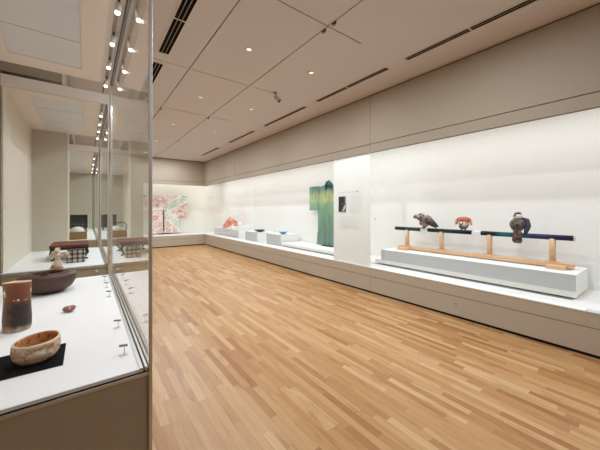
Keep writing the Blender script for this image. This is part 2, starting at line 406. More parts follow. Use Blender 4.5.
b.box(-3.3, -3.2, NY, 1.40, 0, H, 'bulkhead_paint')
b.box(LX, -.215, 4.16, FY, 2.93, H, 'bulkhead_paint'); struct(b.build('wall_left'))
b = MB(); b.box(-3.3, BX+.1, NY-.1, NY, 0, H, 'bulkhead_paint'); struct(b.build('wall_back'))

# ------------------------------------------------------------------ built-in wall cases
wc = thing('wall_case', 'long built-in glass wall case with beige base running down the right side', 'display case', (W, 5, 0))
def put(mb, name, props=None):
    ob = mb.build(name, None); ob.parent = wc; ob.matrix_parent_inverse = Matrix.Translation(-wc.location)
    for k, v in (props or {}).items(): ob[k] = v
    return ob
sg = [NY, .42, 3.364, 6.31, 9.25, FY]
for j in range(len(sg)-1):
    a, c = sg[j]+.0025, sg[j+1]-.0025
    put(MB().box(W, W+.02, a, c, .036, .296, 'base_laminate'), 'lower_panel'); put(MB().box(W, W+.02, a, c, .303, .448, 'base_laminate'), 'upper_panel')
put(MB().box(W+.02, W+.05, NY, FY, .0, .448, 'void_black').box(W+.05, BX-.002, NY, BY-.002, .0, .40, 'void_black'), 'plinth_core')
put(MB().box(W, BX-.002, NY, BY-.002, .448, .452, 'deck_white').box(W+.05, BX-.002, NY, BY-.002, .40, .448, 'deck_white'), 'case_floor')
put(MB().box(W-.005, W+.10, NY, .576, .449, .462, 'plinth_grey').box(W-.006, W+.10, .58, FY, .452, .466, 'case_white', .003), 'sill_strip')
for (a, c) in ((NY, .42), (.42, 3.364), (3.364, 6.31), (6.31, 8.152), (8.152, FY-.01)):
    put(MB().box(W+.008, W+.018, a+.002, c-.002, .466 if a > .5 else .453, 2.54, 'glass'), 'glass_pane')
put(MB().box(W+.02, W+.026, 3.372, 4.33, .468, 2.54, 'film'), 'white_film', {'label': 'white translucent panel behind the glass'})
for (u_y, z) in ((1.865, .194), (3.25, 1.34)):
    put(MB().tube([(W-.002, u_y, z), (W+.008, u_y, z)], .009, 'dark_steel'), 'lock')
put(MB().box(4.515, 4.535, .74, FY, .4525, .456, 'dark_steel'), 'floor_track')

fc = thing('wall_case', 'built-in glass wall case across the far end wall, holding the pink kimono', 'display case', (2.9, FY, 0))
def putf(mb, name):
    ob = mb.build(name, None); ob.parent = fc; ob.matrix_parent_inverse = Matrix.Translation(-fc.location); return ob
putf(MB().box(.21, W, FY-.02, FY, .036, .296, 'base_laminate'), 'lower_panel'); putf(MB().box(.21, W, FY-.02, FY, .303, .448, 'base_laminate'), 'upper_panel')
putf(MB().box(1.76, W+.05, FY-.022, BY-.004, .4525, .456, 'deck_white').box(1.76, W-.01, FY+.0, FY+.1, .456, .47, 'case_white'), 'case_floor')
for (a, c) in ((1.76, 3.96), (3.964, W)):
    putf(MB().box(a, c, FY+.005, FY+.015, .471, 2.54, 'glass'), 'glass_pane')
putf(MB().box(.2, W, FY+.0, FY+.004, 0, .448, 'void_black'), 'plinth_core')
b = MB(); b.box(W-.0, W+.03, FY-.02, FY+.03, .472, 2.54, 'glass'); putf(b, 'corner_glass')

# text panel on film
tp = thing('text_panel', 'white exhibition text panel with small black and white photograph, beside the green kimono', 'text panel', (W+.004, 3.90, 1.6))
def putt(mb, name):
    ob = mb.build(name, None); ob.parent = tp; ob.location = (0, 0, 0); return ob
# local coords relative to the panel centre; text runs towards smaller Y
b = MB(); random.seed(3)
y = .29
for wl in (.05, .07, .06, .05, .08, .06, .05, .05):
    b.box(0, .003, y-wl+.008, y, .245, .257, 'faint_grey'); y -= wl+.01
b.box(0, .003, -.245, -.220, .245, .267, 'camera_grey'); putt(b, 'heading')
b = MB()
for col_ in (-.03, -.19):
    for k in range(10):
        b.box(0, .003, col_-.13-random.random()*.01, col_, .165-k*.034, .170-k*.034, 'faint_grey')
for k in range(7): b.box(0, .003, -.26-random.random()*.02, .25, -.24-k*.034, -.236-k*.034, 'faint_grey')
putt(b, 'text_lines')
putt(MB().box(0, .003, .07, .27, -.14, .17, 'photo'), 'photo_print')

# ------------------------------------------------------------------ free glass cases on the left
def glass_case(label, y0, y1, endpost=None, rear='glass', x0=-.695, x1=.215, panels=(), knob=False, nspot=()):
    t = thing('glass_case', label, 'display case', (-.25, y0, 0))
    def p(mb, name, par=None, **kw):
        o = mb.build(name, None); o.parent = t; o.matrix_parent_inverse = Matrix.Translation(-t.location)
        for k, v in kw.items(): o[k] = v
        return o
    D = .85
    p(MB().box(x0+.0, x1-.006, y0+.012, y1, .0, D-.036, 'case_base'), 'base')
    p(MB().box(x0, x1-.003, y0+.006, y1, D-.018, D-.012, 'void_black').box(x0, x1+.002, y0, y1, D-.032, D-.018, 'steel', .002), 'base_trim')
    p(MB().box(x0, x1-.04, y0+.006, y1-.004, D-.012, D, 'deck_white'), 'deck')
    b = MB(); b.box(x1-.04, x1-.028, y0+.004, y1-.004, D-.012, D+.004, 'steel').box(x1-.028, x1-.020, y0+.004, y1-.004, D-.012, D-.003, 'dark_steel')
    b.box(x1-.020, x1-.012, y0+.004, y1-.004, D-.012, D+.004, 'steel').box(x1-.012, x1-.005, y0+.004, y1-.004, D-.012, D-.003, 'dark_steel').box(x1-.005, x1+.002, y0+.004, y1-.004, D-.012, D+.003, 'steel')
    p(b, 'side_track')
    Z = 2.77
    b = MB(); b.box(x1-.02, x1-.012, y0+.01, y1-.01, Z-.012, Z+.01, 'dark_steel').box(x1-.006, x1+.002, y0+.01, y1-.01, Z-.012, Z+.01, 'steel'); p(b, 'top_track')
    # ceiling slab with openings for the diffusers
    px0, px1 = -.50, -.03
    b = MB(); ch0, ch1 = .115, .19
    b.box(x0, px0, y0, y1, Z, Z+.10, 'case_ceiling').box(px1, ch0, y0, y1, Z, Z+.10, 'case_ceiling').box(ch1, x1+.01, y0, y1, Z, Z+.10, 'case_ceiling').box(ch0, ch1, y0, y1, Z+.025, Z+.10, 'case_ceiling')
    ed = y0
    for (a, c) in panels: b.box(px0, px1, ed, a, Z, Z+.10, 'case_ceiling'); ed = c
    b.box(px0, px1, ed, y1, Z, Z+.10, 'case_ceiling'); b.box(px0, px1, y0, y1, Z+.03, Z+.10, 'case_ceiling')
    b.box(x0, x1+.012, y0-.004, y0, Z+.002, Z+.12, 'case_ceiling')
    p(b, 'case_ceiling')
    for (a, c) in panels: p(MB().box(px0+.002, px1-.002, a+.002, c-.002, Z+.004, Z+.024, 'diffuser'), 'light_panel', label='frosted ceiling light panel')
    p(MB().box(.15, .17, y0+.1, y1-.1, Z+.008, Z+.024, 'camera_grey'), 'lamp_rail')
    p(MB().box(x0, x0+.015, y0+.03, y1-.01, D, Z, 'case_back'), 'back_panel')
    p(MB().box(x0+.03, x1-.012, y0+.002, y0+.010, D-.012, Z, 'glass'), 'front_glass')
    p(MB().box(x1-.008, x1, y0+.012, y1-.012, D, Z, 'glass'), 'side_glass')
    p(MB().box(x1-.008, x1+.006, y0-.002, y0+.010, .0, Z, 'steel', .002), 'corner_post')
    if rear == 'glass':
        p(MB().box(x0+.03, x1-.014, y1-.012, y1-.004, D, Z, 'glass'), 'rear_glass')
    else:
        p(MB().box(x0+.015, rear, y1-.04, y1-.004, D, Z, 'case_end'), 'end_panel')
        if rear < .1:
            p(MB().box(rear, rear+.022, y1-.044, y1, D, Z, 'white_trim'), 'end_post')
            p(MB().box(rear+.024, x1-.014, y1-.012, y1-.004, D, Z, 'glass'), 'rear_glass')
    p(MB().box(x1-.016, x1+.006, y1-.016, y1+.004, .0, Z, 'steel', .002), 'corner_post')
    if knob: p(MB().ell((.10, y0-.004, .775), (.013, .010, .013), 'label_white'), 'lock_knob')
    return t
glass_case('glass display case nearest the camera with tea bowl, vase and round brown pot', 1.316, 3.46, panels=((1.55, 2.15), (2.165, 2.745), (2.76, 3.24)))
glass_case('middle glass display case on the left, holding the red lacquer table', 4.14, 6.12, rear=-.245, panels=((4.32, 4.76), (4.775, 5.39), (5.405, 6.0)), knob=True)
glass_case('farthest glass display case on the left, holding the bamboo basket', 7.70, 12.38, rear=.18, panels=((8.0, 9.3), (9.5, 10.8), (11.0, 12.1)))

# spotlights inside the cases
def spot(loc, e, ang, tilt, label, src=None):
    if src is None:
        t = thing('case_spotlight', label, 'spotlight', loc, 0, 'spotlights along the glass cases')
        MB().tube([(0, 0, 0), (0, 0, -.03)], .006, 'dark_steel').build('stem', t)
        lh = MB().tube([(0, 0, -.03), (-.004, .0, -.062), (-.008, 0, -.085)], [.010, .015, .017], 'white_trim', 14).build('lamp_head', t)
        MB().ell((-.009, 0, -.092), (.0145, .0145, .012), 'lamp_glow', seg=14).build('bulb', lh)
    else: t = copy_tree(src, loc, label)
    l = bpy.data.lights.new('spot_beam', 'SPOT'); l.energy = e; l.spot_size = math.radians(ang); l.spot_blend = .6; l.shadow_soft_size = .02; l.color = (.97, .985, 1)
    o = bpy.data.objects.new('spot_beam', l); COL.objects.link(o); o.parent = t; o.location = (-.012, 0, -.115); o.rotation_euler = tilt
    return t
ORD = ['first', 'second', 'third', 'fourth', 'fifth', 'sixth']
src = None
for cname, ysp in (('nearest glass case', (1.62, 2.03, 2.44, 2.86, 3.30)), ('middle glass case', (4.4, 4.85, 5.3, 5.8)), ('farthest glass case', (8.2, 9.2, 10.2, 11.2))):
    for i, y in enumerate(ysp):
        s = spot((.16, y, 2.777), SPOT_E*3.2*(1.5 if y > 7 else 1), 105, (0, math.radians(-14), 0),
                 f'{ORD[i]} spotlight from the front in the row under the ceiling of the {cname}', src)
        if src is None:
            src = s
            proto_children = None
        # the copied tree must not carry a second beam
        beams = [k for k in s.children if k.type == 'LIGHT']
        for k in beams[:-1]: bpy.data.objects.remove(k)

# ------------------------------------------------------------------ gallery ceiling fittings
def downlight(x, y, label, src=None):
    if src is None:
        t = thing('downlight', label, 'ceiling light', (x, y, H), 0, 'recessed gallery downlights')
        MB().lathe([(.030, -.0005), (.058, -.0005), (.058, -.006), (.044, -.009), (.038, -.004), (.030, -.0005)], 'white_trim', seg=28).build('trim_ring', t)
        MB().lathe([(0, -.0015), (.030, -.0015), (.030, -.0005), (0, -.0005)], 'downlight_glow', seg=24).build('lens', t)
    else:
        t = copy_tree(src, (x, y, H), label)
        for k in [k for k in t.children if k.type == 'LIGHT']: bpy.data.objects.remove(k)
    l = bpy.data.lights.new('downlight_beam', 'AREA'); l.shape = 'DISK'; l.size = .16; l.energy = DOWN_E; l.color = (.84, .92, 1)
    o = bpy.data.objects.new('downlight_beam', l); COL.objects.link(o); o.parent = t; o.location = (0, 0, -.02)
    return t
src = None
nm = {1.69: 'left', 2.73: 'right'}
dist = ['behind the viewer', 'just overhead', 'nearest in view', 'second in view', 'third in view', 'fourth in view', 'fifth in view']
for x in (1.69, 2.73):
    for k, y in enumerate((-2.2, 1.3, 3.35, 5.31, 7.37, 9.41, 11.5)):
        d = downlight(x, y, f'round recessed downlight in the {nm[x]} of two ceiling rows, {dist[k]}', src); src = src or d

def vent(x0, x1, y0, y1, rows, brk, label):
    t = thing('linear_vent', label, 'air vent', ((x0+x1)/2, (y0+y1)/2, H), 0, 'black slot air vents in the gallery ceiling')
    def p(mb, n):
        o = mb.build(n, None); o.parent = t; o.matrix_parent_inverse = Matrix.Translation(-t.location); return o
    p(MB().box(x0, x1, y0, y1, H-.002, H-.0004, 'vent_black'), 'slot')
    for k in range(rows+1):
        x = x0+(x1-x0)*k/rows
        p(MB().box(x-.004, x+.004, y0-.004, y1+.004, H-.008, H-.002, 'white_trim' if k in (0, rows) else 'camera_grey'), 'blade')
    p(MB().box(x0-.004, x1+.004, y0-.006, y0, H-.007, H-.002, 'white_trim'), 'end_cap'); p(MB().box(x0-.004, x1+.004, y1, y1+.006, H-.007, H-.002, 'white_trim'), 'end_cap')
    if brk: p(MB().box(x0, x1, brk-.008, brk+.008, H-.006, H-.002, 'white_trim'), 'joint_strip')
    return t
vent(.755, .885, 1.3, 4.10, 3, 3.28, 'wide black slot vent in the ceiling above the near glass case corner')
vent(.755, .885, 4.42, 6.1, 3, None, 'wide black slot vent beyond the ceiling joint, cut by the glass corner')
vl = ['longest narrow slot vent at the top right edge of the ceiling', 'second narrow slot vent from the right along the bulkhead', 'third narrow slot vent along the bulkhead, about halfway down the room',
      'fourth narrow slot vent along the bulkhead towards the far wall', 'smallest and farthest narrow slot vent near the far wall']
for (a, c, k), lb in zip(((-.7, 2.26, 1.445), (2.57, 4.16, 3.38), (4.52, 6.16, None), (6.72, 8.34, None), (9.19, 10.9, None)), vl):
    vent(3.485, 3.575, a, c, 2, k, lb)
# small clamps at the panel crossings
cl = None
for (x, y, lb) in ((2.2, 2.47, 'small ceiling clamp on the far side of the nearest joint crossing'), (2.2, 2.30, 'small ceiling clamp on the near side of the nearest joint crossing'),
                   (2.2, 6.36, 'small ceiling clamp on the middle joint crossing, right one'), (1.225, 6.36, 'small ceiling clamp on the middle joint crossing, left one'), (2.2, 8.92, 'small ceiling clamp on the farthest joint crossing')):
    if cl is None:
        cl = thing('ceiling_clamp', lb, 'clamp', (x, y, H), 0, 'clamps at the ceiling joints')
        MB().box(-.006, .006, -.03, .03, -.028, 0, 'gap_brown', .002).build('plate', cl)
        MB().box(-.012, .012, -.022, .022, -.034, -.022, 'camera_grey', .003).build('jaw', cl)
    else: copy_tree(cl, (x, y, H), lb)
# security camera
sc = thing('security_camera', 'small grey security camera hanging from the ceiling', 'camera', (2.68, 4.30, H))
MB().lathe([(0, 0), (.035, 0), (.035, -.012), (.018, -.02), (0, -.02)], 'camera_grey', seg=20).build('mount', sc)
MB().tube([(0, 0, -.015), (.0, -.01, -.05), (.02, -.03, -.075)], .009, 'camera_grey', 10).build('arm', sc)
R = Matrix.Translation((.02, -.04, -.115)) @ Euler((math.radians(48), 0, math.radians(25))).to_matrix().to_4x4()
hs = MB().mbox(R, .06, .13, .07, 'camera_grey', .008).build('housing', sc)
MB().mbox(R @ Matrix.Translation((0, -.068, -.005)), .048, .008, .05, 'black_plastic', .003).build('lens_plate', hs)

# ------------------------------------------------------------------ right case: platform, plinth, perch stand and birds
tag(MB().box(4.555, 5.28, .725, 3.60, .472, .545, 'plinth_cream', .002).box(4.60, 5.25, .76, 3.34, .4535, .472, 'void_black').build('platform', None), 'low cream platform under the grey plinth of the three birds', 'platform')
def make_plinth(x0, x1, y0, y1, z0, z, label):
    t = thing('plinth', label, 'plinth', ((x0+x1)/2, (y0+y1)/2, z0)); T = Matrix.Translation(-t.location)
    for mb, n, lb in ((MB().box(x0+.006, x1, y0, y1, z0, z, 'plinth_white', .001), 'body', None), (MB().box(x0, x0+.006, y0, y1, z0, z-.004, 'plinth_grey'), 'front_panel', 'grey front panel')):
        o = mb.build(n, None); o.parent = t; o.matrix_parent_inverse = T
        if lb: o['label'] = lb
    return t
make_plinth(4.55, 5.24, .722, 3.455, .5455, .742, 'long white plinth with grey front carrying the wooden perch stand')
ps = thing('perch_stand', 'long pale wooden stand holding a dark lacquered bird perch', 'stand', (4.93, 2.1, .742))
def pp(mb, n, **kw):
    o = mb.build(n, None); o.parent = ps; o.matrix_parent_inverse = Matrix.Translation(-ps.location)
    for k, v in kw.items(): o[k] = v
    return o
pp(MB().box(4.885, 4.985, .80, 3.30, .758, .815, 'wood', .004), 'beam')
for y in (.95, 3.16): pp(MB().box(4.77, 5.09, y-.095, y+.095, .742, .788, 'wood', .004), 'foot')
for y in (1.01, 1.745, 2.48, 3.14):
    o = pp(MB().tube([(4.935, y, .81), (4.935, y, 1.125)], .036, 'wood', 20), 'post')
    pp(MB().box(4.89, 4.98, y-.075, y+.075, .8155, .825, 'wood', .003), 'post_collar')
b = MB().tube([(4.935, .80, 1.14), (4.935, 3.40, 1.14)], .034, 'perch', 20).build('perch_bar', None, origin=(4.935, .78, 1.14)); b.parent = ps; b.matrix_parent_inverse = Matrix.Translation(-ps.location)
for y in (.795, 3.4): pp(MB().tube([(4.935, y-.006, 1.14), (4.935, y+.006, 1.14)], .036, 'steel', 20), 'end_cap')
for (y, lb) in ((2.785, 'white cloth strap wound round the perch below the hawk'), (1.92, 'white cloth strap wound round the perch right of the orange bird')):
    b = MB(); pts = []
    b.tube([(4.935, y-.062, 1.14), (4.935, y+.062, 1.14)], .037, 'label_white', 20)
    b.box(4.893, 4.899, y-.062, y+.062, 1.075, 1.15, 'label_white', .001)
    pp(b, 'strap', label=lb)

def bird(name, label, loc, rz):
    return thing(name, label, 'bird', loc, rz, None)
# bird 1: hawk leaning down to the left. Local +Y = tail side is -Y world; build in world axes with origin on the bar top
h1 = bird('hawk_sculpture', 'brown hawk sculpture leaning forward on the left part of the perch', (4.935, 2.79, 1.172), 0)
blob('body', [((0, .01, .125), (.062, .105, .065), (math.radians(-38), 0, 0)), ((0, .085, .19), (.055, .07, .060)), ((-.0, .165, .205), (.042, .052, .042)), ((0, -.02, .07), (.05, .055, .05))],
     [([(0, .13, .21), (0, .17, .21)], [.05, .04])], 'hawk_feather', h1)
MB().tube([(0, .20, .215), (0, .223, .195), (0, .222, .172)], [.016, .010, .002], 'claw', 10).build('beak', h1)
for sx in (-1, 1):
    MB().ell((sx*.036, .182, .215), (.007, .007, .007), 'black_plastic', seg=10).build('eye', h1)
    b = MB(); b.tube([(sx*.055, .12, .235), (sx*.066, .05, .225), (sx*.062, -.05, .165), (sx*.045, -.16, .085), (sx*.03, -.245, .03)], [.022, .05, .055, .034, .006], 'hawk_wing', 14, ell=(.35, 1)); b.build('wing', h1)
    lg = MB().tube([(sx*.028, .0, .07), (sx*.03, .005, .03), (sx*.03, .005, .004)], [.03, .018, .012], 'hawk_feather', 10).build('leg', h1)
    b = MB()
    for k in (-1, 0, 1): b.tube([(sx*.03, .005, .008), (sx*.03-.028, .005+k*.02, .006), (sx*.03-.042, .005+k*.028, -.012)], [.009, .008, .002], 'claw', 8)
    b.build('foot', lg)
MB().tube([(0, -.04, .09), (0, -.13, .05), (0, -.22, .01)], [.035, .035, .02], 'hawk_wing', 14, ell=(1, .3)).build('tail', h1)
# bird 2: orange backed bird bowing towards the viewer, wings arched
h2 = bird('bird_sculpture', 'small orange and white bird sculpture crouching with arched wings, middle of the perch', (4.935, 2.115, 1.172), 0)
blob('body', [((-.005, 0, .095), (.07, .078, .075)), ((-.02, 0, .06), (.06, .070, .048)), ((-.065, 0, .10), (.04, .048, .042))], [], 'owl_face', h2)
b = MB(); b.ell((.005, 0, .165), (.085, .085, .052), 'owl_orange', (0, math.radians(12), 0)); b.build('back', h2)
for sy in (-1, 1):
    MB().tube([(0, sy*.03, .19), (-.01, sy*.080, .165), (-.015, sy*.108, .125), (-.012, sy*.122, .085)], [.03, .042, .028, .010], 'owl_orange', 14, ell=(.45, 1)).build('wing', h2)
    MB().ell((-.098, sy*.022, .112), (.008, .011, .011), 'black_plastic', seg=10).build('eye', h2)
    MB().tube([(-.02, sy*.03, .03), (-.025, sy*.03, .0)], [.012, .009], 'claw', 8).build('leg', h2)
MB().tube([(-.098, 0, .102), (-.118, 0, .088), (-.118, 0, .072)], [.014, .010, .002], 'claw', 8).build('beak', h2)
MB().tube([(.04, 0, .09), (.12, 0, .05)], [.04, .02], 'owl_orange', 12, ell=(1, .3)).build('tail', h2)
# bird 3: large dark eagle upright, tail hanging below the bar
h3 = bird('eagle_sculpture', 'large dark eagle sculpture with white neck upright on the teal part of the perch', (4.935, 1.38, 1.172), 0)
blob('body', [((-.01, .01, .125), (.078, .096, .088)), ((-.02, .01, .085), (.068, .078, .065)), ((-.005, .0, .20), (.045, .048, .06)), ((-.03, .0, .05), (.035, .05, .04))], [], 'eagle_breast', h3)
b = MB(); b.ell((-.012, .0, .234), (.047, .052, .042), 'eagle_head'); b.build('neck_ruff', h3)
b = MB(); b.ell((-.006, .006, .274), (.036, .044, .020), 'eagle_dark'); b.ell((-.0, -.0, .282), (.03, .034, .016), 'eagle_dark'); b.build('crown', h3)
MB().tube([(-.035, .026, .256), (-.058, .038, .245), (-.062, .040, .222)], [.016, .011, .002], 'claw', 10).build('beak', h3)
MB().tube([(.0, -.035, .21), (.01, -.082, .18), (.0, -.105, .10), (-.045, -.098, .02), (-.055, -.085, -.03)], [.02, .045, .042, .026, .006], 'eagle_wing', 14, ell=(.5, 1)).build('wing', h3)
MB().tube([(.02, .05, .20), (.045, .08, .15), (.05, .075, .06), (.05, .055, .02)], [.02, .04, .038, .01], 'eagle_wing', 14, ell=(.5, 1)).build('wing', h3)
MB().tube([(-.055, 0, .05), (-.064, .0, .0), (-.062, .0, -.06), (-.056, .0, -.105), (-.05, .0, -.138)], [.045, .050, .056, .062, .045], 'eagle_breast', 16, ell=(.28, 1)).build('tail', h3)
for sy in (-1, 1):
    b = MB()
    for k in (-1, 0, 1): b.tube([(-.02, sy*.035, .012), (-.042, sy*.035+k*.014, -.004), (-.046, sy*.035+k*.018, -.03)], [.010, .009, .003], 'claw', 8)
    b.build('foot', h3)

# far plinths of the right case
def plinth(x0, x1, y0, y1, z, label): return make_plinth(x0, x1, y0, y1, .4535, z, label)
tag(MB().box(4.555, 5.28, 4.36, 6.95, .472, .545, 'plinth_cream', .002).box(4.60, 5.25, 4.40, 6.9, .4535, .472, 'void_black').build('platform', None), 'low white platform under the green kimono', 'platform')
plinth(4.555, 5.20, 7.02, 7.83, .77, 'white plinth under the light blue bowl')
plinth(4.555, 5.20, 8.45, 9.32, .75, 'white plinth under the dark shallow bowl')
plinth(4.555, 5.20, 9.90, 12.4, .74, 'longest white plinth in the right case, under the orange ceramic')
tag(MB().box(4.62, 5.12, 9.93, 10.35, .7405, .88, 'plinth_white', .003).build('display_block', None), 'white block standing on the near end of the longest plinth', 'display block')
tag(MB().box(4.60, 4.86, 10.62, 10.95, .7405, .83, 'plinth_white', .003).build('display_block', None), 'lower white block between the orange ceramic and the taller block', 'display block')
wb = MB().lathe([(0, 0), (.05, 0), (.085, .05), (.08, .11), (.045, .145), (.02, .15), (.02, .14), (.04, .13), (.07, .10), (.07, .05), (0, .012)], 'white_glaze', (0, 0, 0), 28).build('porcelain_jar', None); wb.location = (4.72, 10.14, .8805)
tag(wb, 'small rounded white porcelain jar on the white block', 'jar')
def dish(name, loc, r, h, m, mi, label):
    o = MB().lathe([(0, 0), (r*.35, 0), (r*.4, h*.1), (r*.8, h*.55), (r, h), (r*.96, h), (r*.75, h*.6), (r*.35, h*.2), (0, h*.15)], m, (0, 0, 0), 36, split=(5, mi)).build(name, None)
    o.location = loc; return tag(o, label, 'bowl')
simple('blue_glaze', sr(96, 146, 188), .3, var=.25, vs=14); simple('pale_blue', sr(198, 222, 236), .3)
dish('shallow_bowl', (4.78, 8.66, .7505), .19, .075, 'dark_glaze', 'dark_glaze', 'dark shallow bowl on a white plinth in the right case')
dish('blue_bowl', (4.78, 7.22, .7705), .145, .085, 'blue_glaze', 'pale_blue', 'light blue bowl on a white plinth beside the green kimono')
# orange ceramic: folded shell with a pointed crest
b = MB(); n_ = 40; rings = []
for i in range(15):
    t = i/14; z = .44*t**.85; r = .36*(1-t)**.62+.012; ring = []
    for k in range(n_):
        a = 2*math.pi*k/n_; rr = r*(1+.10*math.sin(5*a+3*t)+.06*math.sin(11*a-4*t))*(1-.12*math.cos(2*a))
        ring.append(b.bm.verts.new((rr*.62*math.cos(a), rr*1.0*math.sin(a)+.05*t, z+.018*math.sin(7*a+t*9)*(t > 0)*(t < 1))))
    rings.append(ring)
for i in range(14):
    for k in range(n_): f = b.bm.faces.new((rings[i][k], rings[i][(k+1) % n_], rings[i+1][(k+1) % n_], rings[i+1][k])); f.smooth = True
b.bm.faces.new(rings[0][::-1]); b.bm.faces.new(rings[-1]); b.mi('orange')
o = thing('ceramic_shell', 'orange and white ruffled ceramic rising to a point, in the far right corner case', 'ceramic sculpture', (4.88, 11.3, .7405), math.radians(30))
b.build('shell', o)
MB().tube([(0, .05, .41), (.0, .06, .46), (.02, .09, .49)], [.035, .025, .004], 'orange', 10).build('crest', o)
for k, (x, y) in enumerate(((-.12, .30), (-.1, -.33))): MB().tube([(x, y*.7, .10), (x, y, .13), (x, y*1.15, .09)], [.05, .04, .006], 'orange', 10).build('fin', o)

# ------------------------------------------------------------------ kimonos
def panel(outline_fn, mat, nx, nz, x0, x1, z0, z1, thick, fold, name, parent, axis):
    """cloth slab: grid cells inside the outline, front and back layers; axis 'x' or 'y' = wall direction"""
    b = MB(); F = {}
    def P(i, k, s):
        a = x0+(x1-x0)*i/nx; z = z0+(z1-z0)*k/nz; d = fold(a, z)+s*thick/2
        return (a, d, z) if axis == 'x' else (d, a, z)
    def V(i, k, s):
        if (i, k, s) not in F: F[(i, k, s)] = b.bm.verts.new(P(i, k, s))
        return F[(i, k, s)]
    ins = lambda i, k: 0 <= i < nx and 0 <= k < nz and outline_fn(x0+(x1-x0)*(i+.5)/nx, z0+(z1-z0)*(k+.5)/nz)
    for i in range(nx):
        for k in range(nz):
            if not ins(i, k): continue
            for s in (-1, 1):
                f = b.bm.faces.new((V(i, k, s), V(i+1, k, s), V(i+1, k+1, s), V(i, k+1, s))); f.smooth = True
            for (di, dk, p, q) in ((-1, 0, (i, k), (i, k+1)), (1, 0, (i+1, k), (i+1, k+1)), (0, -1, (i, k), (i+1, k)), (0, 1, (i, k+1), (i+1, k+1))):
                if not ins(i+di, k+dk): b.bm.faces.new((V(*p, -1), V(*q, -1), V(*q, 1), V(*p, 1)))
    b.mi(mat); bmesh.ops.recalc_face_normals(b.bm, faces=b.bm.faces)
    return b.build(name, parent)
# green kimono, spread on a T stand, facing the gallery. local: y along wall (+ = far / left in photo), z up
gk = thing('kimono', 'green and teal kimono with pale yellow band spread on a stand in the right case', 'kimono', (5.12, 5.55, .56))
body = lambda a, z: (abs(a) < .44+.06*max(0, .35-z)/.35 and z < 1.62 - .12*abs(a)) 
panel(body, 'green_silk', 44, 80, -.56, .56, 0, 1.62, .03, lambda a, z: -.012*math.sin(a*38+z)*(1.1-z/1.7)-.01*math.cos(a*70)*(z < 1), 'body', gk, 'y')
for s in (-1, 1):
    panel(lambda a, z, s=s: s*a > .42 and z > .92+.02*abs(a) and z < 1.62-.03*abs(a), 'green_silk', 80, 80, -.80, .80, 0, 1.62, .035, lambda a, z: -.01*math.sin(a*20), 'sleeve', gk, 'y')
b = MB()
b.tube([(0, 0, 1.56), (0, 0, 1.62), (0, 0, 1.69), (0, 0, 1.73)], [.17, .14, .07, .02], 'teal_collar', 16, ell=(.25, 1))
for s in (-1, 1): b.tube([(-.03, s*.10, 1.50), (-.045, s*.09, 1.60), (-.03, s*.04, 1.70)], [.03, .03, .025], 'teal_collar', 10, ell=(.6, 1))
b.build('collar', gk)
MB().tube([(.03, -.78, 1.56), (.03, .78, 1.56)], .014, 'black_lacquer', 12).build('hanging_bar', gk)
MB().tube([(.03, 0, -.015), (.03, 0, 1.6)], .014, 'black_lacquer', 12).box(-.10, .10, -.2, .2, -.015, .0, 'black_lacquer').build('stand_post', gk)
# pink kimono on the far wall. local x from the left sleeve (hidden) to the right
pk = thing('kimono', 'pink, white and pale teal patterned kimono on the far end wall', 'kimono', (1.78, 13.30, .50))
def pout(a, z):
    if a > 1.62: return .72+.0*a < z < 1.60-.10*(1.88-a) and a < 1.86-.02*math.sin(z*9)
    if a < .24: return .72 < z < 1.55
    if z < .3: return .40-.2*(.3-z) < a < 1.50+.55*(.3-z)**.8*1.0
    return (z < 1.66-.06*abs(a-.95)) and (.24 <= a <= 1.62 if z > .72 else .40 < a < 1.52)
panel(pout, 'pink_silk', 94, 84, 0.02, 1.90, 0, 1.68, .03, lambda a, z: -.012*math.sin(a*17+2*z), 'robe', pk, 'x')
MB().box(.86, .90, -.035, -.018, .1, 1.02, 'eagle_dark', .003).build('opening_shadow', pk)  # dark bar laid on the robe for the vertical shadow in its gap
MB().box(1.45, 1.66, -.036, -.018, .93, .955, 'eagle_dark', .003).build('sleeve_slit', pk)
MB().tube([(.0, .025, 1.60), (1.88, .025, 1.60)], .012, 'black_lacquer', 12).build('hanging_bar', pk)
MB().tube([(.95, .035, -.04), (.95, .035, 1.6)], .015, 'black_lacquer', 12).box(.7, 1.2, -.05, .05, -.042, -.02, 'black_lacquer').build('stand_post', pk)

# ------------------------------------------------------------------ near case exhibits
D = .8505
tag(MB().box(-.40, -.077, 1.55, 1.79, D, D+.004, 'black_mat').build('display_mat', None), 'black rectangular mat under the cream tea bowl', 'mat')
bw = thing('tea_bowl', 'cream and rust oval tea bowl on the black mat', 'bowl', (-.168, 1.668, D+.0045), math.radians(32))
MB().lathe([(0, .002), (.048, 0), (.062, .006), (.078, .026), (.084, .055), (.082, .082), (.079, .090), (.074, .088), (.073, .075), (.070, .045), (.056, .024), (.03, .016), (0, .014)], 'tea_bowl_glaze', (0, 0, 0), 64, sx=.98, sy=.90, wob=.06, tilt=(.05, .0), split=(5, 'rim_cream', 7, 'bowl_inner')).build('bowl', bw)
vs = thing('oval_vase', 'tall brown slab vase with white patches behind the tea bowl', 'vase', (-.298, 2.165, D), math.radians(25))
MB().lathe([(0, .002), (.060, 0), (.066, .01), (.068, .06), (.065, .12), (.064, .18), (.066, .235), (.068, .263), (.066, .268), (.061, .267), (.058, .262), (.057, .235), (.058, .14), (.056, .05), (0, .03)], 'vase', (0, 0, 0), 56, sx=.86, sy=.92, wob=.07, tilt=(.08, -.04), split=(7, 'rim_cream', 10, 'vase_inner')).build('vase', vs)
pt = thing('round_pot', 'large low rounded dark brown pot with a dark oval opening', 'pot', (-.240, 3.00, D), math.radians(10)); pt.scale = (1, 1, 1.1)
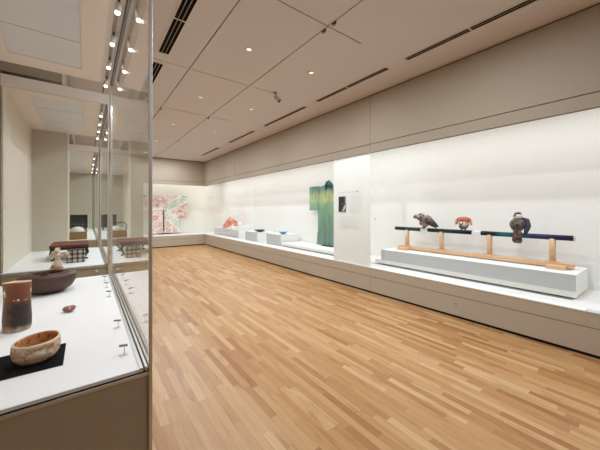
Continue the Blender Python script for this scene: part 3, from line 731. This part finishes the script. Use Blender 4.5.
MB().lathe([(0, .002), (.075, 0), (.10, .006), (.150, .036), (.176, .078), (.181, .115), (.178, .128), (.168, .134), (.13, .141), (.102, .144), (.096, .142), (.098, .125), (.14, .10), (.14, .06), (0, .03)], 'brown_clay', (0, 0, 0), 64, sx=1.0, sy=.92, wob=.012, split=(10, 'vase_inner')).build('vessel', pt)
for (x, y) in ((-.045, -.115), (-.02, -.11)):
    MB().ell((x, y, .151), (.014, .010, .008), 'black_lacquer', seg=12).tube([(x, y, .153), (x+.012, y, .163), (x+.022, y, .158)], [.006, .005, .001], 'black_lacquer', 8).build('bird_knob', pt, label='tiny black bird on the shoulder of the pot')
# figurine standing on the pot's far shoulder
fg = thing('winged_figurine', 'small pale winged ceramic figurine standing on the brown pot', 'figurine', (-.190, 3.115, D+.163), math.radians(-25)); fg.scale = (1.1, 1.1, 1.0)
blob('body', [((0, 0, .095), (.020, .016, .032)), ((0, .004, .055), (.024, .02, .026)), ((.0, -.004, .152), (.017, .017, .020))],
     [([(0, 0, .12), (0, -.002, .145)], [.010, .009]), ([(0, 0, .115), (0, 0, .06), (.006, 0, .012)], [.017, .019, .027]), ([(-.010, 0, .05), (-.022, -.012, .03), (-.034, -.004, .008), (-.048, -.008, .004)], [.014, .012, .009, .006]),
      ([(.010, 0, .05), (.018, -.006, .03), (.014, .0, .006), (.02, -.014, .003)], [.014, .012, .009, .006]),
      ([(-.016, 0, .115), (-.030, -.012, .09), (-.018, -.03, .085)], [.008, .007, .005]), ([(.016, 0, .115), (.034, -.008, .092), (.040, -.022, .11)], [.008, .007, .005])], 'figure_ceramic', fg, .003, 4)
for s in (-1, 1): MB().tube([(s*.01, .014, .12), (s*.04, .024, .122), (s*.07, .028, .095)], [.010, .022, .004], 'figure_ceramic', 12, ell=(.3, 1)).build('wing', fg)
MB().lathe([(0, 0), (.035, 0), (.038, .005), (.02, .012), (0, .014)], 'bowl_inner', seg=20).build('base', fg)
MB().ell((0, .003, .163), (.018, .017, .013), 'tea_bowl_glaze', seg=14).build('hair', fg)
# pink netsuke
o = thing('pink_carving', 'small pink and brown carved piece alone on the white deck', 'carving', (-.085, 2.34, D), math.radians(-35))
blob('body', [((0, 0, .02), (.034, .022, .018)), ((.018, .004, .028), (.018, .015, .014)), ((-.02, -.004, .018), (.018, .017, .016))], [], 'pink_stone', o, .003, 3)
MB().ell((.012, -.016, .026), (.010, .008, .008), 'tea_bowl_glaze', seg=12).build('inlay', o)
# caption stands
cs = None
for i, (x, y) in enumerate(((.138, 1.50), (.142, 1.86), (.140, 2.57), (.140, 2.88), (.140, 3.17))):
    lb = f'{ORD[i]} small metal caption stand from the front along the side glass'
    if cs is None:
        cs = thing('caption_stand', lb, 'label stand', (x, y, D), 0, 'small caption stands in the near glass case')
        MB().box(-.018, .012, -.012, .012, 0, .002, 'steel', .0008).build('foot', cs)
        MB().box(-.002, .002, -.002, .002, .002, .038, 'steel').build('stem', cs)
        R = Matrix.Translation((-.004, 0, .041)) @ Euler((math.radians(20), math.radians(8), 0)).to_matrix().to_4x4()
        MB().mbox(R, .034, .014, .0022, 'dark_steel', .001).build('holder', cs)
    else: copy_tree(cs, (x, y, D), lb)

# ------------------------------------------------------------------ middle case exhibits
lt = thing('lacquer_table', 'low black table with red lacquer top in the middle glass case', 'table', (-.17, 5.05, D))
MB().box(-.20, .20, -.32, .32, .165, .195, 'red_lacquer', .004).build('tabletop', lt)
MB().box(-.195, .195, -.315, .315, .135, .1645, 'black_lacquer', .003).build('apron', lt)
for sx in (-1, 1):
    for sy in (-1, 1):
        MB().tube([(sx*.17, sy*.28, .14), (sx*.185, sy*.30, .09), (sx*.16, sy*.285, .045), (sx*.155, sy*.28, .015), (sx*.185, sy*.30, .006)], [.022, .020, .014, .012, .014], 'black_lacquer', 10).build('leg', lt)
o = MB().box(-.09, .09, -.07, .07, 0, .16, 'roundel', .006).build('lidded_box', None); o.location = (-.100, 4.55, D)
tag(o, 'box covered in rows of pale roundels standing before the red lacquer table', 'box')
# far case exhibits
bk = thing('bamboo_basket', 'woven bamboo basket with white domed cover in the farthest glass case', 'basket', (-.17, 8.05, D))
b = MB().box(-.20, .19, -.12, .12, .0, .17, 'weave', .02); b.build('basket', bk)
MB().ell((.02, 0, .17), (.13, .11, .11), 'white_glaze').build('cover', bk)
MB().tube([(-.19, 0, .16), (-.20, 0, .30), (-.12, 0, .36), (.05, 0, .33), (.16, 0, .25), (.19, 0, .16)], .012, 'black_lacquer', 10).build('handle', bk)
o = thing('black_screen', 'black folding screen panel standing behind the bamboo basket', 'screen', (-.38, 11.3, D))
MB().box(-.02, .42, -.02, .02, .08, .50, 'black_lacquer', .006).build('panel', o)
for x in (.05, .35): MB().box(x-.02, x+.02, -.1, .1, 0, .08, 'black_lacquer', .004).build('foot', o)
